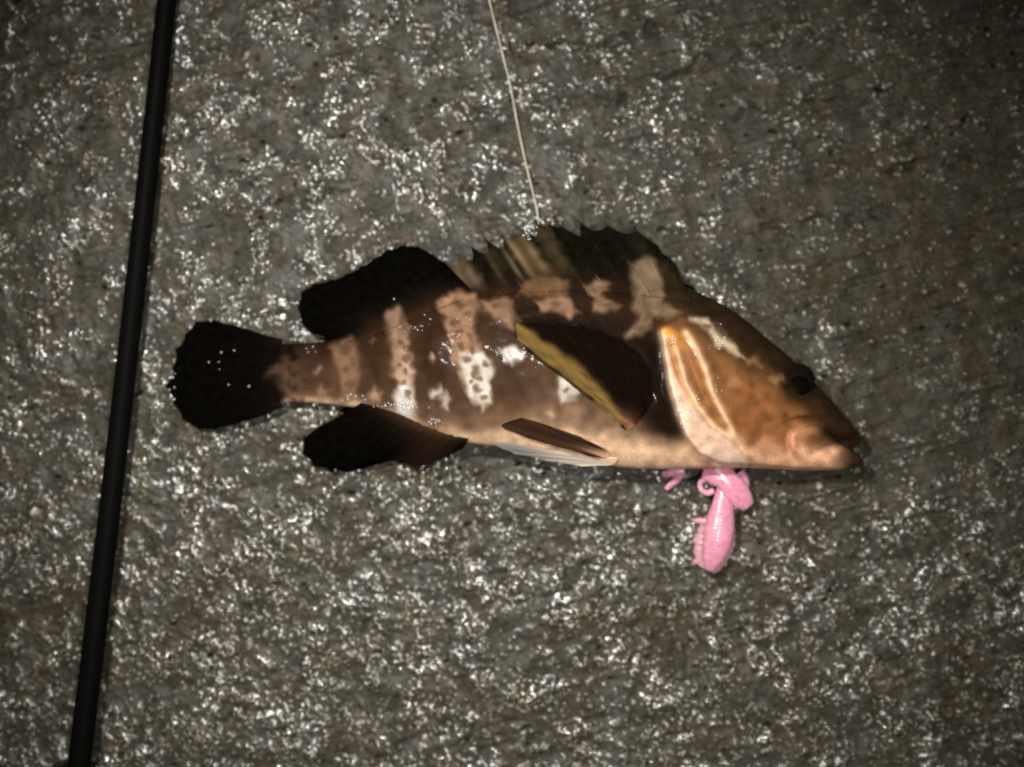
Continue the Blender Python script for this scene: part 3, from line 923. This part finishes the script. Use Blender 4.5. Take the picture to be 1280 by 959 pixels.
# ------------------------------------------------------------------ the fish: drops of water
def drops():
    parts = []
    r = np.random.default_rng(5)
    spots = []
    for cx, cy, sx, sy, n in ((498, 508, 26, 5, 34), (545, 528, 8, 5, 14), (660, 290, 10, 8, 20), (438, 497, 16, 4, 12), (520, 410, 14, 4, 10),
                              (849, 506, 6, 8, 14), (871, 498, 4, 6, 5), (896, 490, 4, 12, 9), (842, 426, 6, 9, 14), (858, 520, 6, 14, 6), (900, 425, 20, 14, 8), (905, 432, 8, 6, 6), (992, 556, 3, 6, 3), (780, 350, 60, 8, 6), (275, 470, 34, 40, 7),
                              (385, 437, 14, 4, 6), (560, 400, 90, 26, 10), (217, 480, 3, 36, 9), (420, 590, 30, 4, 6), (690, 445, 22, 14, 6), (786, 533, 4, 4, 4)):
        spots += [(cx + r.normal() * sx * .6, cy + r.normal() * sy * .6) for _ in range(n)]
    for x, y in spots:
        if x < 372:
            z = 12 + (x - 213) * 0.115 + 2.0
        elif y < float(spl(TOP, np.array([x]))[0]) or y > float(spl(BOT, np.array([x]))[0]):
            z = 64 if y < 400 else 16
        else:
            z = zt(x, y) + float(relief(np.array([x]), np.array([y]))[0])
        rad = r.uniform(1.0, 2.4)
        v, f = dome(x, y, z + 0.35 * rad, rad, rad * 0.5, 12, 8)
        parts.append((v, f))
    V, F = merge(parts)
    o = mesh_obj("water_drops", V, F, M_WATER, fish)
    o["kind"] = "stuff"


drops()

# ------------------------------------------------------------------ pink lure under the chin
lure = thing("soft_lure", W(898, 660, 0).tolist(), "pink soft plastic lure sticking out below the fish's gill cover", "lure")


def blob(path, rad, flat, ribs=0, amp=0.0, n=28, m=90):
    P = smooth_curve(path, m)
    t = np.linspace(0, 1, m)
    R = np.interp(t, np.linspace(0, 1, len(rad)), rad)
    R = np.convolve(np.pad(R, 5, "edge"), np.hanning(11) / np.hanning(11).sum(), "valid")
    R[0] *= 0.25; R[-1] *= 0.25; R[1] *= 0.65; R[-2] *= 0.65
    if ribs:
        R = R * (1 + amp * np.sin(2 * math.pi * ribs * t) * sm(0.02, 0.12, t))
    return tube(W(P[:, 0], P[:, 1], P[:, 2]), R * S, n, flat)


v, f = blob([(906, 606, 20), (904, 625, 22), (902, 642, 23), (899, 662, 23), (895, 684, 22), (890, 702, 19), (887, 713, 16)],
            [9, 11, 14, 17, 19, 19, 17, 13, 6], 0.72, ribs=24, amp=0.009, m=280)
mesh_obj("tail_body", v, f, M_PINK, lure)
v, f = blob([(901, 640, 12), (897, 660, 12), (892, 684, 11), (886, 704, 10), (882, 712, 9)], [12, 20, 24, 25, 24, 20, 12], 0.30, ribs=9, amp=0.03, m=150)
mesh_obj("skirt", v, f, M_SKIRT, lure)
v, f = blob([(894, 584, 30), (905, 596, 31), (918, 611, 30), (929, 625, 26), (936, 634, 22)], [12, 13, 14, 15, 15, 13, 8], 0.42)
mesh_obj("claw", v, f, M_PINK, lure)
v, f = blob([(878, 590, 26), (890, 594, 28), (904, 600, 28), (912, 612, 26)], [7, 10, 12, 12, 8], 0.7)
mesh_obj("claw", v, f, M_PINK, lure)
v, f = blob([(924, 590, 22), (930, 598, 20), (934, 612, 16)], [5, 6, 5, 3], 0.7)
mesh_obj("feeler", v, f, M_PINK, lure)
v, f = blob([(893, 613, 18), (884, 616, 17), (876, 611, 16), (876, 602, 17), (884, 599, 19), (890, 601, 20)], [4, 4, 3.6, 3.2, 3, 2], 0.8)
mesh_obj("feeler", v, f, M_PINK, lure)
v, f = blob([(856, 588, 18), (845, 590, 16), (834, 592, 12), (827, 592, 9)], [5, 6, 5, 3], 0.7)
mesh_obj("feeler", v, f, M_PINK, lure)
v, f = blob([(852, 590, 15), (846, 599, 12), (838, 606, 8), (832, 612, 6)], [5, 5, 4, 3], 0.7)
mesh_obj("feeler", v, f, M_PINK, lure)
for (x0, y0), (x1, y1), z in (((884, 652), (866, 650), 16), ((880, 674), (866, 676), 14), ((877, 686), (867, 690), 12), ((874, 700), (866, 704), 9)):
    v, f = blob([(x0, y0, z), ((x0 + x1) / 2, (y0 + y1) / 2, z - 2), (x1, y1, z - 6)], [5, 4, 2.5], 0.8, m=20, n=12)
    mesh_obj("leg", v, f, M_PINK, lure)
pts = smooth_curve([(886, 590, 18), (872, 598, 14), (860, 600, 10), (852, 594, 9), (854, 586, 12)], 40)
v, f = tube(W(pts[:, 0], pts[:, 1], pts[:, 2]), np.linspace(1.8, 0.6, 40) * S, 8)
mesh_obj("hook", v, f, M_HOOK, lure)

# ------------------------------------------------------------------ fishing rod
rod = thing("fishing_rod", W(100, 959, 0).tolist(), "slim black fishing rod lying across the wet concrete", "fishing rod")
t = np.linspace(-0.25, 1.28, 90)
px = 208.5 - 110 * t + 2.0 * np.sin(np.pi * t); py = 959 * t; zz = 15 + 20 * t
rr = 12.4 + 2.2 * t
v, f = tube(W(px, py, zz), rr * S * 0.975, 24)
mesh_obj("rod_blank", v, f, M_ROD, rod)
# a line guide just where the rod leaves the picture: thread wrap, feet, ring
gx = lambda y: 208.5 - 110 * y / 959
ty = np.linspace(968, 1050, 30)
v, f = tube(W(gx(ty), ty, 15 + 20 * ty / 959), (15.2 + 0.3 * np.sin(ty * 3)) * S, 24)
mesh_obj("thread_wrap", v, f, M_WRAP, rod)
a = np.linspace(0, 2 * math.pi, 41)
ring = W(gx(985) + 34 * np.cos(a), 975 + 24 * np.sin(a), 12 + 6 * np.sin(a))
v, f = tube(ring, 3.2 * S, 8)
mesh_obj("guide_ring", v, f, M_STEEL, rod)
for s in (-1, 1):
    q = W([gx(985) + s * 33, gx(1000) + s * 18, gx(1020)], [975, 985, 1020], [12, 20, 30])
    v, f = tube(q, 2.4 * S, 8)
    mesh_obj("guide_frame", v, f, M_STEEL, rod)

# ------------------------------------------------------------------ fishing line
pts = smooth_curve([(575, -160, 6), (598, -60, 5), (612, 0, 5), (624, 52, 4), (637, 106, 4), (648, 160, 5), (660, 214, 6), (670, 258, 8), (676, 290, 8), (700, 345, 3), (770, 440, 0.5), (850, 545, 0.5), (890, 592, 8), (898, 604, 16)], 240)
pts[:, 0] += 0.9 * np.sin(np.linspace(0, 26, 240)) * 0.6
v, f = tube(W(pts[:, 0], pts[:, 1], pts[:, 2]), (1.05 + 0.16 * np.sin(np.linspace(0, 140, 240))) * S, 10)
line = mesh_obj("fishing_line", v, f, M_LINE)
line["label"] = "thin cream fishing line running from the fish's dorsal fin"
line["category"] = "fishing line"
